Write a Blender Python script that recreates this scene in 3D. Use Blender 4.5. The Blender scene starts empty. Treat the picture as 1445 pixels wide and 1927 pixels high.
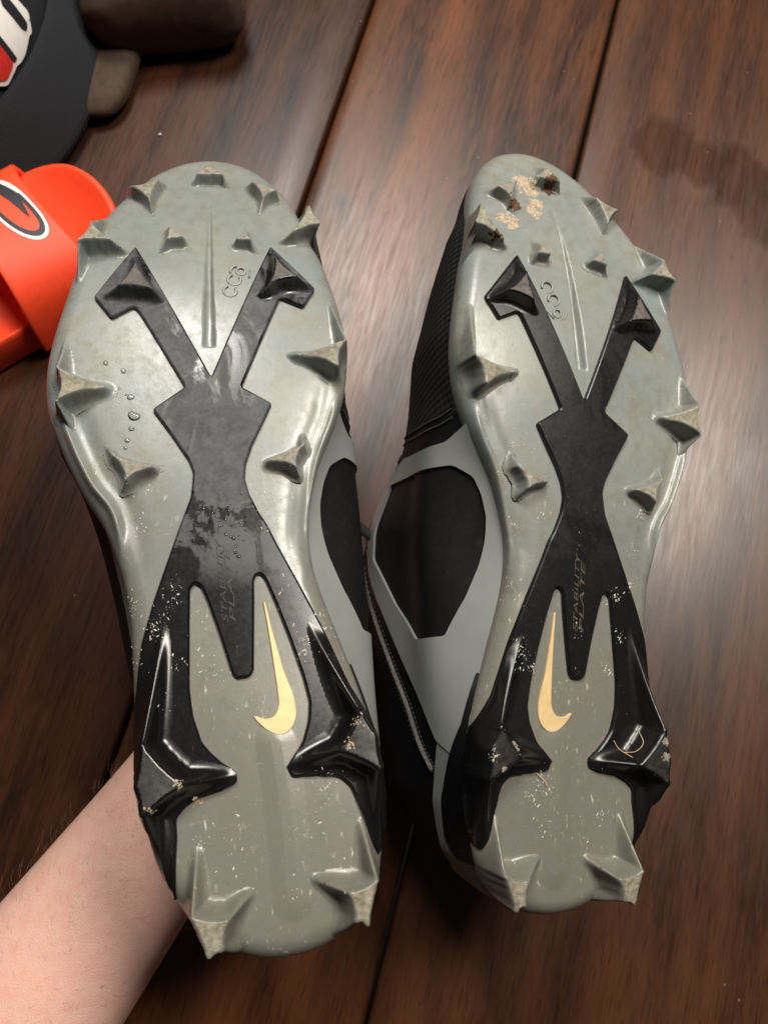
import bpy, bmesh, math, random
import numpy as np
from mathutils import Matrix, Vector, noise as mnoise
from mathutils.geometry import delaunay_2d_cdt
from mathutils.bvhtree import BVHTree

scene = bpy.context.scene
COL = scene.collection
# ---------------------------------------------------------------- camera, room light, exposure
cam = bpy.data.cameras.new('camera'); cam_o = bpy.data.objects.new('camera', cam); COL.objects.link(cam_o)
cam.sensor_fit = 'VERTICAL'; cam.sensor_height = 36.0; cam.lens = 36.0*1447/1927
cam.clip_start = .01; cam.clip_end = 50
cam_o.location = (0, 0, .4120); cam_o.rotation_euler = (math.radians(14.2), 0, 0)
cam.dof.use_dof = True; cam.dof.focus_distance = .283; cam.dof.aperture_fstop = 27.03/1.7
scene.camera = cam_o
w = bpy.data.worlds.new('World'); scene.world = w; w.use_nodes = True
w.node_tree.nodes['Background'].inputs[0].default_value = (1.0, .93, .84, 1)
w.node_tree.nodes['Background'].inputs[1].default_value = .03
def lamp(name, loc, target, power, size, col):
    l = bpy.data.lights.new(name, 'AREA'); l.shape = 'DISK'; l.size = size; l.energy = power; l.color = col
    o = bpy.data.objects.new(name, l); COL.objects.link(o); o.location = loc
    o.rotation_euler = (Vector(target)-Vector(loc)).to_track_quat('-Z', 'Y').to_euler(); return o
lamp('pendant_lamp', (-.08, .90, 1.20), (0, .12, 0), 16.5, .42, (1, .955, .885))
lamp('pendant_lamp_side', (.56, .52, 1.22), (.1, .12, 0), 20, .42, (1, .925, .82))
scene.view_settings.view_transform = 'Standard'; scene.view_settings.look = 'None'
scene.view_settings.exposure = 0.0; scene.view_settings.gamma = 1
scene.render.engine = 'CYCLES'
random.seed(7); rng = np.random.default_rng(7)

# ---------------------------------------------------------------- material helpers
def new_mat(name):
    m = bpy.data.materials.new(name); m.use_nodes = True
    nt = m.node_tree; b = nt.nodes['Principled BSDF']; return m, nt, b
class NB:
    def __init__(s, nt): s.nt = nt
    def n(s, t, **kw):
        x = s.nt.nodes.new(t)
        for k, v in kw.items():
            if k.startswith('i_'):
                key = k[2:].replace('_', ' '); x.inputs[int(key) if key.isdigit() else key].default_value = v
            else: setattr(x, k, v)
        return x
    def l(s, a, b): s.nt.links.new(a, b)
    def coord(s, scale=(1, 1, 1), loc=(0, 0, 0), rot=(0, 0, 0), src='Object'):
        c = s.n('ShaderNodeTexCoord'); m = s.n('ShaderNodeMapping'); s.l(c.outputs[src], m.inputs[0])
        m.inputs['Scale'].default_value = scale; m.inputs['Location'].default_value = loc; m.inputs['Rotation'].default_value = rot
        return m.outputs[0]
    def noise(s, vec, scale, detail=4, rough=.55, dist=0):
        x = s.n('ShaderNodeTexNoise'); x.inputs['Scale'].default_value = scale; x.inputs['Detail'].default_value = detail
        x.inputs['Roughness'].default_value = rough; x.inputs['Distortion'].default_value = dist; s.l(vec, x.inputs['Vector']); return x.outputs['Fac']
    def ramp(s, fac, stops, interp='LINEAR'):
        x = s.n('ShaderNodeValToRGB'); x.color_ramp.interpolation = interp
        e = x.color_ramp.elements
        while len(e) < len(stops): e.new(.5)
        for k, (p, c) in zip(e, stops):
            k.position = p; k.color = (c, c, c, 1) if not isinstance(c, tuple) else (*c, 1)
        s.l(fac, x.inputs[0]); return x.outputs[0]
    def mix(s, fac, a, b, mode='MIX'):
        x = s.n('ShaderNodeMix', data_type='RGBA', blend_type=mode)
        for sock, v in ((x.inputs[0], fac), (x.inputs[6], a), (x.inputs[7], b)):
            if isinstance(v, (int, float)): sock.default_value = v
            elif isinstance(v, tuple): sock.default_value = (*v, 1) if len(v) == 3 else v
            else: s.l(v, sock)
        return x.outputs[2]
    def math(s, op, a, b=0, c=0):
        x = s.n('ShaderNodeMath', operation=op)
        for i, v in enumerate((a, b, c)):
            if isinstance(v, (int, float)): x.inputs[i].default_value = v
            else: s.l(v, x.inputs[i])
        return x.outputs[0]
    def bump(s, h, strength, dist, bsdf):
        x = s.n('ShaderNodeBump'); x.inputs['Strength'].default_value = strength; x.inputs['Distance'].default_value = dist
        s.l(h, x.inputs['Height']); s.l(x.outputs[0], bsdf.inputs['Normal']); return x

def mat_tpu(name='grey_moulded_plastic', grime=.55, wear=1.0):
    m, nt, b = new_mat(name); k = NB(nt); v = k.coord()
    n1 = k.noise(v, 28, 4); n2 = k.noise(v, 210, 6, .68); n4 = k.noise(v, 60, 5, .6, .8)
    n3 = k.noise(k.coord((1, .30, 1), rot=(0, 0, .15)), 620, 5, .72); n5 = k.noise(k.coord((.25, 1, 1), rot=(0, 0, -.7)), 900, 3, .6)
    c = k.mix(k.ramp(n1, [(.35, 0), (.65, 1)]), (.184, .212, .206), (.230, .240, .212))
    sy = k.n('ShaderNodeSeparateXYZ'); k.l(v, sy.inputs[0])       # the colour turns darker and browner towards the heel
    back = k.ramp(k.math('ADD', k.math('MULTIPLY', sy.outputs[1], -8), k.math('MULTIPLY', n1, .3)), [(.30, 0), (1.25, .9)])
    c = k.mix(back, c, (.150, .143, .122))
    c = k.mix(k.math('MULTIPLY', k.ramp(n2, [(.47, 0), (.72, 1)]), grime), c, (.135, .118, .078))
    c = k.mix(k.math('MULTIPLY', k.ramp(n4, [(.50, 0), (.70, 1)]), grime*.8), c, (.165, .150, .108))
    # chalky smears, heavier from the arch back
    zone = k.ramp(k.math('MULTIPLY', k.math('ADD', sy.outputs[1], .02), -14), [(0, .10), (.45, 1)])
    sm = k.math('MULTIPLY', k.math('MULTIPLY', k.ramp(n3, [(.60, 0), (.70, 1)]), k.ramp(n4, [(.47, 0), (.58, 1)])), zone)
    c = k.mix(k.math('MULTIPLY', sm, .85*wear), c, (.52, .51, .46))
    c = k.mix(k.math('MULTIPLY', k.ramp(n5, [(.66, 0), (.70, 1)]), .18*wear), c, (.42, .42, .38))
    k.l(c, b.inputs['Base Color'])
    k.l(k.math('ADD', k.ramp(n2, [(.3, .24), (.7, .40)]), k.math('MULTIPLY', sm, .3)), b.inputs['Roughness'])
    b.inputs['Subsurface Weight'].default_value = .15; b.inputs['Subsurface Radius'].default_value = (.004, .004, .003); b.inputs['Subsurface Scale'].default_value = .6
    k.bump(k.math('ADD', k.math('MULTIPLY', n3, .5), k.math('ADD', k.math('MULTIPLY', n4, .9), n2)), .10, .0005, b); return m
def mat_worn():
    m, nt, b = new_mat('worn_stud_tip'); k = NB(nt); v = k.coord()
    n1 = k.noise(v, 420, 5, .7)
    c = k.mix(k.ramp(n1, [(.35, 0), (.68, 1)]), (.13, .11, .07), (.30, .285, .225))
    k.l(c, b.inputs['Base Color']); b.inputs['Roughness'].default_value = .7
    k.bump(n1, .5, .0006, b); return m
def mat_black(name, base, rough, film_sheen, spec=.45):
    m, nt, b = new_mat(name); k = NB(nt); v = k.coord()
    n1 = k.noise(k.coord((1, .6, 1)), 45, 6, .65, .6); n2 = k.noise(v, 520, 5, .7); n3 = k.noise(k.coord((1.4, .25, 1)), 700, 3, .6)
    sy = k.n('ShaderNodeSeparateXYZ'); k.l(v, sy.inputs[0])
    b.inputs['Specular IOR Level'].default_value = spec
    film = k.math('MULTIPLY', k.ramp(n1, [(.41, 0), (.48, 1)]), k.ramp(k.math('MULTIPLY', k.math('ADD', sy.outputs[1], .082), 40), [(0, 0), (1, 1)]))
    c = k.mix(k.math('MULTIPLY', film, film_sheen), base, k.mix(k.ramp(k.math('ADD', k.math('MULTIPLY', n2, .45), k.math('MULTIPLY', k.noise(v, 95, 6, .75, 1.0), .55)), [(.38, 0), (.64, 1)]), (.012, .013, .015), (.075, .079, .084)))  # patchy dry film; its grey also paints in the lamp's reflection
    c = k.mix(k.math('MULTIPLY', k.ramp(n3, [(.66, 0), (.74, 1)]), .10*film_sheen+.04), c, (.13, .14, .15))
    k.l(c, b.inputs['Base Color'])
    k.l(k.math('ADD', k.math('MULTIPLY', film, .40*film_sheen), k.ramp(n2, [(.3, rough), (.7, rough+.07)])), b.inputs['Roughness'])
    k.bump(n2, .03, .0002, b); return m
def mat_simple(name, col, rough, metal=0, noise=0, nscale=300, bump=0, sub=0):
    m, nt, b = new_mat(name); k = NB(nt); v = k.coord(); n1 = k.noise(v, nscale, 5, .65)
    k.l(k.mix(k.ramp(n1, [(.3, 0), (.7, 1)]), tuple(c*(1-noise) for c in col), tuple(min(1, c*(1+noise)) for c in col)), b.inputs['Base Color'])
    b.inputs['Roughness'].default_value = rough; b.inputs['Metallic'].default_value = metal
    b.inputs['Subsurface Weight'].default_value = sub; b.inputs['Subsurface Radius'].default_value = (.01, .004, .002)
    b.inputs['Subsurface Scale'].default_value = .5
    if bump: k.bump(n1, bump, .0006, b)
    return m
def mat_fabric():
    m, nt, b = new_mat('black_ribbed_mesh'); k = NB(nt)
    def wave(sc, dr):
        x = k.n('ShaderNodeTexWave', wave_type='BANDS', bands_direction=dr); x.inputs['Scale'].default_value = sc
        x.inputs['Distortion'].default_value = 1.2; x.inputs['Detail'].default_value = 2; x.inputs['Detail Scale'].default_value = 60
        k.l(k.coord(rot=(.25, 0, .3)), x.inputs['Vector']); return x.outputs['Fac']
    h = k.math('ADD', wave(110, 'Y'), k.math('MULTIPLY', wave(95, 'Z'), .45))
    k.l(k.mix(k.ramp(h, [(.4, 0), (1.2, 1)]), (.004, .004, .0045), (.022, .022, .024)), b.inputs['Base Color'])
    b.inputs['Roughness'].default_value = .8; b.inputs['Specular IOR Level'].default_value = .2; k.bump(h, .7, .0008, b); return m
def mat_water():
    m, nt, b = new_mat('water'); k = NB(nt); nt.nodes.remove(b); tr = k.n('ShaderNodeBsdfTransparent'); tr.inputs[0].default_value = (.90, .90, .87, 1)
    gl = k.n('ShaderNodeBsdfGlossy'); gl.inputs['Roughness'].default_value = .03; fr = k.n('ShaderNodeFresnel'); fr.inputs[0].default_value = 1.5; mx = k.n('ShaderNodeMixShader')
    k.l(fr.outputs[0], mx.inputs[0]); k.l(tr.outputs[0], mx.inputs[1]); k.l(gl.outputs[0], mx.inputs[2]); k.l(mx.outputs[0], nt.nodes['Material Output'].inputs[0]); return m
def mat_wood(seed, dark, light, stain=None, band=None, knot=None):
    m, nt, b = new_mat('stained_wood_%d' % seed); k = NB(nt)
    v = k.coord((1, .2, 1), (seed*3.1, seed*1.7, 0)); vf = k.coord((1, .085, 1), (seed*5.3, seed, 0)); vo = k.coord()
    g1 = k.noise(v, 30, 6, .6, 1.6); g2 = k.noise(vf, 420, 5, .65, .5); g3 = k.noise(k.coord((1, .45, 1), (seed, seed, 0)), 9, 4, .55, .8)
    rings = k.n('ShaderNodeTexWave', wave_type='BANDS', bands_direction='X'); rings.inputs['Scale'].default_value = 9
    rings.inputs['Distortion'].default_value = 9; rings.inputs['Detail'].default_value = 4; rings.inputs['Detail Scale'].default_value = 1.4
    k.l(v, rings.inputs['Vector'])
    f = k.math('ADD', k.math('MULTIPLY', g1, .62), k.math('ADD', k.math('MULTIPLY', g2, .22), k.math('MULTIPLY', rings.outputs['Fac'], .16)))
    f = k.math('ADD', f, k.math('MULTIPLY', k.math('SUBTRACT', g3, .5), .55))
    if band:
        x0, x1, amt = band; sx = k.n('ShaderNodeSeparateXYZ'); k.l(vo, sx.inputs[0])
        xx = k.math('ADD', sx.outputs[0], k.math('MULTIPLY', k.math('SUBTRACT', g1, .5), .02))
        up = k.ramp(k.math('MULTIPLY', k.math('SUBTRACT', xx, x0), 60), [(0, 0), (1, 1)]); dn = k.ramp(k.math('MULTIPLY', k.math('SUBTRACT', x1, xx), 30), [(0, 0), (1, 1)])
        f = k.math('ADD', f, k.math('MULTIPLY', k.math('MULTIPLY', up, dn), amt))
    mid = tuple((a+c)/2*.85 for a, c in zip(dark, light))
    c = k.mix(k.ramp(f, [(.30, 0), (.80, 1)]), dark, light)
    c = k.mix(k.math('MULTIPLY', k.ramp(g2, [(.54, 0), (.70, 1)]), .42), c, tuple(x*.5 for x in dark))
    pore = k.noise(k.coord((1, .055, 1), (seed*2.3, seed, 0)), 1100, 3, .6, .4)
    c = k.mix(k.math('MULTIPLY', k.ramp(pore, [(.57, 0), (.62, 1)]), .5), c, tuple(x*.3 for x in dark))
    c = k.mix(k.math('MULTIPLY', k.ramp(k.noise(k.coord((1, .13, 1), (seed, 2*seed, 0)), 80, 6, .7, 1.6), [(.50, 0), (.64, 1)]), .5), c, tuple(x*.8 for x in light))
    du = k.n('ShaderNodeTexVoronoi'); du.inputs['Scale'].default_value = 130; k.l(vo, du.inputs['Vector']); dc = k.n('ShaderNodeSeparateColor'); k.l(du.outputs['Color'], dc.inputs[0])
    c = k.mix(k.math('MULTIPLY', k.math('MULTIPLY', k.ramp(du.outputs['Distance'], [(.05, 1), (.09, 0)]), k.ramp(dc.outputs[0], [(.93, 0), (.95, 1)])), .6), c, (.22, .17, .13))
    spots = list(knot or []); wet = 0.0
    for (sx_, sy_, r, am, colr) in spots + list(stain or []):
        d = k.n('ShaderNodeVectorMath', operation='DISTANCE'); mp = k.n('ShaderNodeMapping'); mp.inputs['Scale'].default_value = (1, .8, 0)
        nz = k.n('ShaderNodeTexNoise'); nz.inputs['Scale'].default_value = 55; nz.inputs['Detail'].default_value = 4
        ad = k.n('ShaderNodeVectorMath', operation='MULTIPLY_ADD'); k.l(vo, nz.inputs['Vector']); k.l(nz.outputs['Color'], ad.inputs[0]); ad.inputs[1].default_value = (r*1.0,)*3; k.l(vo, ad.inputs[2])
        k.l(ad.outputs[0], mp.inputs[0]); k.l(mp.outputs[0], d.inputs[0]); d.inputs[1].default_value = (sx_+r*.5, (sy_+r*.5)*.8, 0)
        if am < .75: wet = k.math('MAXIMUM', wet, k.ramp(k.math('DIVIDE', d.outputs['Value'], r), [(.72, .28), (1.0, 0)]))
        c = k.mix(k.math('MULTIPLY', k.ramp(k.math('DIVIDE', d.outputs['Value'], r), [(.72, 1), (.98, .9 if am > .6 else .5), (1.0, 0)] if am < .75 else [(.2, 1), (1, 0)]), am), c, colr)
    k.l(c, b.inputs['Base Color'])
    rr = k.ramp(g2, [(.3, .30), (.75, .43)]); k.l(k.math('SUBTRACT', rr, k.math('MULTIPLY', wet, .26)), b.inputs['Roughness'])
    b.inputs['Specular IOR Level'].default_value = .42
    k.bump(k.math('ADD', g2, k.math('MULTIPLY', k.noise(vo, 330, 3), .25)), .07, .0005, b); return m
def mat_skin():
    m, nt, b = new_mat('skin'); k = NB(nt); v = k.coord()
    n1 = k.noise(v, 22, 4, .6); n2 = k.noise(v, 160, 5, .6); n3 = k.noise(v, 1400, 3, .6)
    c = k.mix(k.ramp(n1, [(.35, 0), (.65, 1)]), (.77, .495, .39), (.78, .465, .385))
    c = k.mix(k.math('MULTIPLY', k.ramp(n2, [(.42, 0), (.66, 1)]), .6), c, (.74, .40, .315))
    vo = k.n('ShaderNodeTexVoronoi'); vo.inputs['Scale'].default_value = 62; k.l(v, vo.inputs['Vector'])
    sx = k.n('ShaderNodeSeparateColor'); k.l(vo.outputs['Color'], sx.inputs[0])
    spot = k.math('MULTIPLY', k.ramp(vo.outputs['Distance'], [(.05, 1), (.085, 0)]), k.ramp(sx.outputs[0], [(.70, 0), (.74, 1)]))
    c = k.mix(k.math('MULTIPLY', spot, .75), c, (.40, .17, .10))
    k.l(c, b.inputs['Base Color']); b.inputs['Roughness'].default_value = .5
    b.inputs['Subsurface Weight'].default_value = .25; b.inputs['Subsurface Radius'].default_value = (.012, .005, .003); b.inputs['Subsurface Scale'].default_value = .4
    cell = k.n('ShaderNodeTexVoronoi', feature='DISTANCE_TO_EDGE'); cell.inputs['Scale'].default_value = 900; k.l(v, cell.inputs['Vector'])
    k.bump(k.math('ADD', k.math('ADD', n3, n2), k.math('MULTIPLY', cell.outputs['Distance'], .8)), .35, .0005, b); return m
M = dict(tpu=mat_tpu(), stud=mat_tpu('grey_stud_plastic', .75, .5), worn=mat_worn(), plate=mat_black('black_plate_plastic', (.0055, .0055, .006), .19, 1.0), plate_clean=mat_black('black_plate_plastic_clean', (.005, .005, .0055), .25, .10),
         wornb=mat_simple('worn_black_tip', (.085, .075, .066), .75, 0, .5, 420, .5), fabric=mat_fabric(), grit=mat_simple('brown_grit', (.10, .075, .045), .95, 0, .6, 500, .5), wing_tip=mat_simple('scuffed_wing_tip', (.014, .013, .012), .45, 0, .9, 420, .12),
         panel=mat_black('black_side_panel', (.0045, .0045, .005), .5, .05, .22), gold=mat_simple('gold_swoosh_print', (.62, .45, .22), .42, .1, .12, 180, .05),
         frame=mat_simple('grey_overlay', (.205, .215, .208), .42, 0, .06, 60, .04), piping=mat_simple('grey_fuzzy_piping', (.11, .10, .092), .95, 0, .6, 900, .8),
         thread=mat_simple('black_thread', (.018, .018, .02), .7, 0, .3), fleck=mat_simple('pale_dried_dirt', (.55, .53, .48), .7, 0, .25, 500, .2),
         clay=mat_simple('tan_clay', (.40, .32, .23), .95, 0, .3, 600, .8), mud=mat_simple('brown_mud', (.09, .045, .02), .95, 0, .4, 500, .8),
         water=mat_water(), letter=mat_simple('lettering_dark', (.004, .004, .004), .35, 0, .5, 800), letter_dirt=mat_simple('lettering_dirt', (.06, .048, .032), .8, 0, .8, 700), skin=mat_skin(),
         red=mat_simple('orange_red_foam', (.86, .058, .012), .58, 0, .07, 260, .12, .1), white=mat_simple('white_print', (.80, .79, .77), .55, 0, .03),
         navy=mat_simple('navy_cloth', (.0085, .0095, .013), .95, 0, .35, 900, .4), ink=mat_simple('dark_navy_print', (.012, .013, .018), .6, 0, .2),
         badge=mat_simple('red_thread', (.55, .02, .012), .7, 0, .15, 900, .4), leather=mat_simple('brown_leather', (.040, .021, .010), .8, 0, .4, 130, .3),
         straw=mat_simple('dry_grass', (.62, .46, .22), .8, 0, .2), hair=mat_simple('arm_hair', (.34, .20, .11), .5), lace=mat_simple('black_lace', (.010, .010, .011), .85, 0, .4, 1200, .6))

# ---------------------------------------------------------------- object helpers
def mk(name, V, Fc, mats, parent=None, fm=None, smooth=True, flat_faces=None, kind=None):
    me = bpy.data.meshes.new(name); me.from_pydata([tuple(map(float, v)) for v in V], [], [tuple(map(int, f)) for f in Fc]); 
    for m in (mats if isinstance(mats, (list, tuple)) else [mats]): me.materials.append(m)
    if fm is not None: me.polygons.foreach_set('material_index', np.array(fm, dtype=np.int32))
    if smooth: me.polygons.foreach_set('use_smooth', np.ones(len(me.polygons), dtype=bool))
    me.update(); o = bpy.data.objects.new(name, me); COL.objects.link(o)
    if parent: o.parent = parent
    if kind: o['kind'] = kind
    return o
def tag(o, label, cat, group=None):
    o['label'] = label; o['category'] = cat
    if group: o['group'] = group
    return o
def empty(name, mat=None):
    o = bpy.data.objects.new(name, None); o.empty_display_size = .02; COL.objects.link(o)
    if mat is not None: o.matrix_world = mat
    return o
def tube(path, rad, n=8, closed=False, squash=None):
    P = [Vector(p) for p in path]; V = []; Fc = []; L = len(P); up = Vector((0, 0, 1))
    for i, p in enumerate(P):
        a = P[(i-1) % L] if (closed or i) else P[0]; b = P[(i+1) % L] if (closed or i < L-1) else P[-1]
        t = (b-a).normalized(); s = t.cross(up); s = s.normalized() if s.length > 1e-6 else Vector((1, 0, 0)); u = s.cross(t)
        r = rad[i] if isinstance(rad, (list, tuple, np.ndarray)) else rad; q = squash or 1
        for j in range(n):
            th = 2*math.pi*j/n; V.append(p + s*(r*math.cos(th)) + u*(r*q*math.sin(th)))
    for i in range(L if closed else L-1):
        for j in range(n): Fc.append((i*n+j, i*n+(j+1) % n, ((i+1) % L)*n+(j+1) % n, ((i+1) % L)*n+j))
    if not closed: Fc += [tuple(range(n))[::-1], tuple(range((L-1)*n, L*n))]
    return V, Fc
def merge(parts):
    V = []; Fc = []
    for v, f in parts:
        o = len(V); V += list(v); Fc += [tuple(i+o for i in q) for q in f]
    return V, Fc
# ---------------------------------------------------------------- shoe shape (millimetres: x to the inner side, y to the toe, z out of the sole)
ZC = (-8.1616, -9.4924, -2.5258, -2.7464)
def zbase(x, y):
    yb = np.minimum(y, 85.0); q = yb/100
    sl = (2*ZC[0]*.85 + 3*ZC[1]*.7225 + 4*ZC[3]*.614)/100
    return ZC[0]*q**2 + ZC[1]*q**3 + ZC[2]*(x/50)**2 + ZC[3]*q**4 + sl*(y-yb)
OUT0 = [(-1.5,130.5),(8.5,129.8),(19,124.8),(28.5,114),(35.6,100),(40.2,83),(43.8,68.8),(47.4,56.4),(49.9,45),(52.3,32.9),(53.6,20.2),(53.4,9.1),(51.5,-2.8),(47.9,-14.4),(43.7,-24.5),(39.4,-34.3),(35.8,-47.1),(33.9,-59.5),(34.8,-71.7),(38.3,-85.7),(44.8,-105.3),(50.9,-126.2),(54.1,-142.6),(54,-159.9),(52,-173),(48.5,-184.5),(43.8,-191),(36.6,-195.2),(26.3,-198.4),(16.2,-198.8),(7,-196.8),(-1.7,-192),(-8.1,-186.5),(-13.7,-179.5),(-19.3,-170),(-23.5,-157.1),(-26,-145.6),(-27,-133.8),(-27.6,-120),(-28.4,-103.9),(-29.6,-87.4),(-32.8,-72.1),(-38.4,-56.4),(-45.6,-44.1),(-52.6,-29.6),(-56.7,-18.9),(-59.5,-10.3),(-60.7,.7),(-60.2,11.8),(-57.9,25.7),(-54.4,41.8),(-51.3,56.8),(-47.7,70.5),(-42,86.5),(-34.5,101),(-25,116),(-13,126.5)]
def closed_spline(pts, m=5):
    p = np.array(pts, float); n = len(p); o = []
    for i in range(n):
        a, b, c, d = p[i-1], p[i], p[(i+1) % n], p[(i+2) % n]
        for k in range(m):
            t = k/m
            o.append(.5*((2*b) + (c-a)*t + (2*a-5*b+4*c-d)*t*t + (3*b-a-3*c+d)*t**3))
    return np.array(o)
OUT = closed_spline(OUT0)
def seg_dist(P, A, B):
    # distance from points P (n,2) to the segments A-B (m,2)
    r = np.full(len(P), 1e9)
    for a, b in zip(A, B):
        d = b-a; L = d@d + 1e-12
        t = np.clip(((P-a)@d)/L, 0, 1)
        q = P - (a + t[:, None]*d)
        r = np.minimum(r, np.hypot(q[:, 0], q[:, 1]))
    return r
def inside(P, poly):
    x, y = P[:, 0], P[:, 1]; c = np.zeros(len(P), bool); n = len(poly)
    for i in range(n):
        x0, y0 = poly[i-1]; x1, y1 = poly[i]
        if y0 == y1: continue
        k = ((y0 > y) != (y1 > y)) & (x < (x1-x0)*(y-y0)/(y1-y0) + x0)
        c ^= k
    return c
ROLL = 7.0
def surf(P):
    P = np.asarray(P, float).reshape(-1, 2)
    d = seg_dist(P, OUT[::2], np.roll(OUT[::2], -1, 0)); ins = inside(P, OUT)
    d = np.where(ins, d, 0)
    q = np.clip(1 - d/ROLL, 0, 1)
    return zbase(P[:, 0], P[:, 1]) - ROLL*(1-np.sqrt(np.maximum(1-q*q, 0)))
def edges_at(y):
    xs = []
    n = len(OUT)
    for i in range(n):
        (x0, y0), (x1, y1) = OUT[i-1], OUT[i]
        if (y0 > y) != (y1 > y): xs.append(x0 + (x1-x0)*(y-y0)/(y1-y0))
    return (min(xs), max(xs)) if xs else None
YMAX, YMIN = OUT[:, 1].max()-.05, OUT[:, 1].min()+.05
BM = [(-196,20),(-190,44),(-180,52),(-160,56),(-117,55.8),(-96,56),(-63,56),(-42,56),(-16,55.4),(6,54),(30,54.5),(60,48.5),(90,40)]
BL = [(-196,10),(-190,-5),(-180,-12),(-160,-21),(-128,-33),(-99,-40.5),(-74,-46),(-49,-52.4),(-27,-57),(-8,-61.7),(20,-61),(60,-52),(90,-41)]
HH = [(-196,74),(-180,86),(-150,95),(-100,108),(-60,114),(-45,114),(-20,108),(0,101),(30,86),(50,73),(70,57),(85,42),(100,32),(115,22),(128,12)]
def lerp_tab(tab, y): return np.interp(y, [t[0] for t in tab], [t[1] for t in tab])
def cross_pts(y, swell=1.0):
    e = edges_at(y); xl, xr = e; z0 = float(zbase((xl+xr)/2, y)); H = lerp_tab(HH, y)
    xm = lerp_tab(BM, y); xn = lerp_tab(BL, y)
    if y > 82: k = min(1, (y-82)/10); xm = xm*(1-k)+(xr-.5)*k; xn = xn*(1-k)+(xl+.5)*k
    if y < -178: k = min(1, (-178-y)/10); xm = xm*(1-k)+(xr-.5)*k; xn = xn*(1-k)+(xl+.5)*k
    xm = max(xm, xr-.5) if y > -178 else xm; xn = min(xn, xl+.5) if y > -178 else xn
    c = (xm+xn)/2; w = (xm-xn)/2
    prof = [(None, .03), (1.0, .22), (1.0, .42), (.97, .6), (.88, .78), (.68, .91), (.38, .98), (0, 1)]
    M = []
    g = swell*np.clip((-8-y)/40, 0, 1)*np.clip((y+190)/30, 0, 1)      # padded collar swells the inner wall
    for i, (f, h) in enumerate(prof):
        if f: f = f + g*(0, 0, .05, .15, .28, .36, .22, 0)[i]
        M.append((xr-1.5 if f is None else c+w*f, z0-6-max(H-6, 4)*h))
    L = []
    ga = np.clip((-20-y)/30, 0, 1)*np.clip((y+168)/30, 0, 1)     # the outer arch is undercut
    for i, (f, h) in enumerate(prof[:-1]):
        if f: f = f - ga*(0, .20, .09, .02, 0, 0, 0)[i]
        L.append((xl+1.5 if f is None else c-w*f, z0-6-max(H-6, 4)*h))
    return np.array(M + L[::-1])
def cr(p, m):
    n = len(p); o = []
    q = np.vstack([2*p[0]-p[1], p, 2*p[-1]-p[-2]])
    for i in range(n-1):
        a, b, c, d = q[i:i+4]
        for k in range(m):
            t = k/m; o.append(.5*((2*b)+(c-a)*t+(2*a-5*b+4*c-d)*t*t+(3*b-a-3*c+d)*t**3))
    o.append(p[-1]); return np.array(o)
def upper_grid(swell=1.0, ny=120, m=6):
    ph = np.linspace(0, np.pi, ny); ys = (YMAX+YMIN)/2 + (YMAX-YMIN)/2*np.cos(ph)*.9995
    rows = []
    for y in ys:
        c = cr(cross_pts(y, swell), m); rows.append(np.column_stack([c[:, 0], np.full(len(c), y), c[:, 1]]))
    return np.array(rows)      # (ny, ns, 3)
def on_upper(G, ys):
    # bilinear point and normal on the upper at (row, column)
    o = []; nn = []
    ny, ns = G.shape[:2]
    for r, s in ys:
        r = min(max(r, 0), ny-1.001); s = min(max(s, 0), ns-1.001); i, j = int(r), int(s); a, b = r-i, s-j
        p = G[i, j]*(1-a)*(1-b)+G[i+1, j]*a*(1-b)+G[i, j+1]*(1-a)*b+G[i+1, j+1]*a*b
        du = G[i+1, j]-G[i, j]+G[i+1, j+1]-G[i, j+1]; dv = G[i, j+1]-G[i, j]+G[i+1, j+1]-G[i+1, j]
        n = np.cross(du, dv); n /= np.linalg.norm(n)+1e-9
        o.append(p); nn.append(n)
    return np.array(o), np.array(nn)
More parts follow.
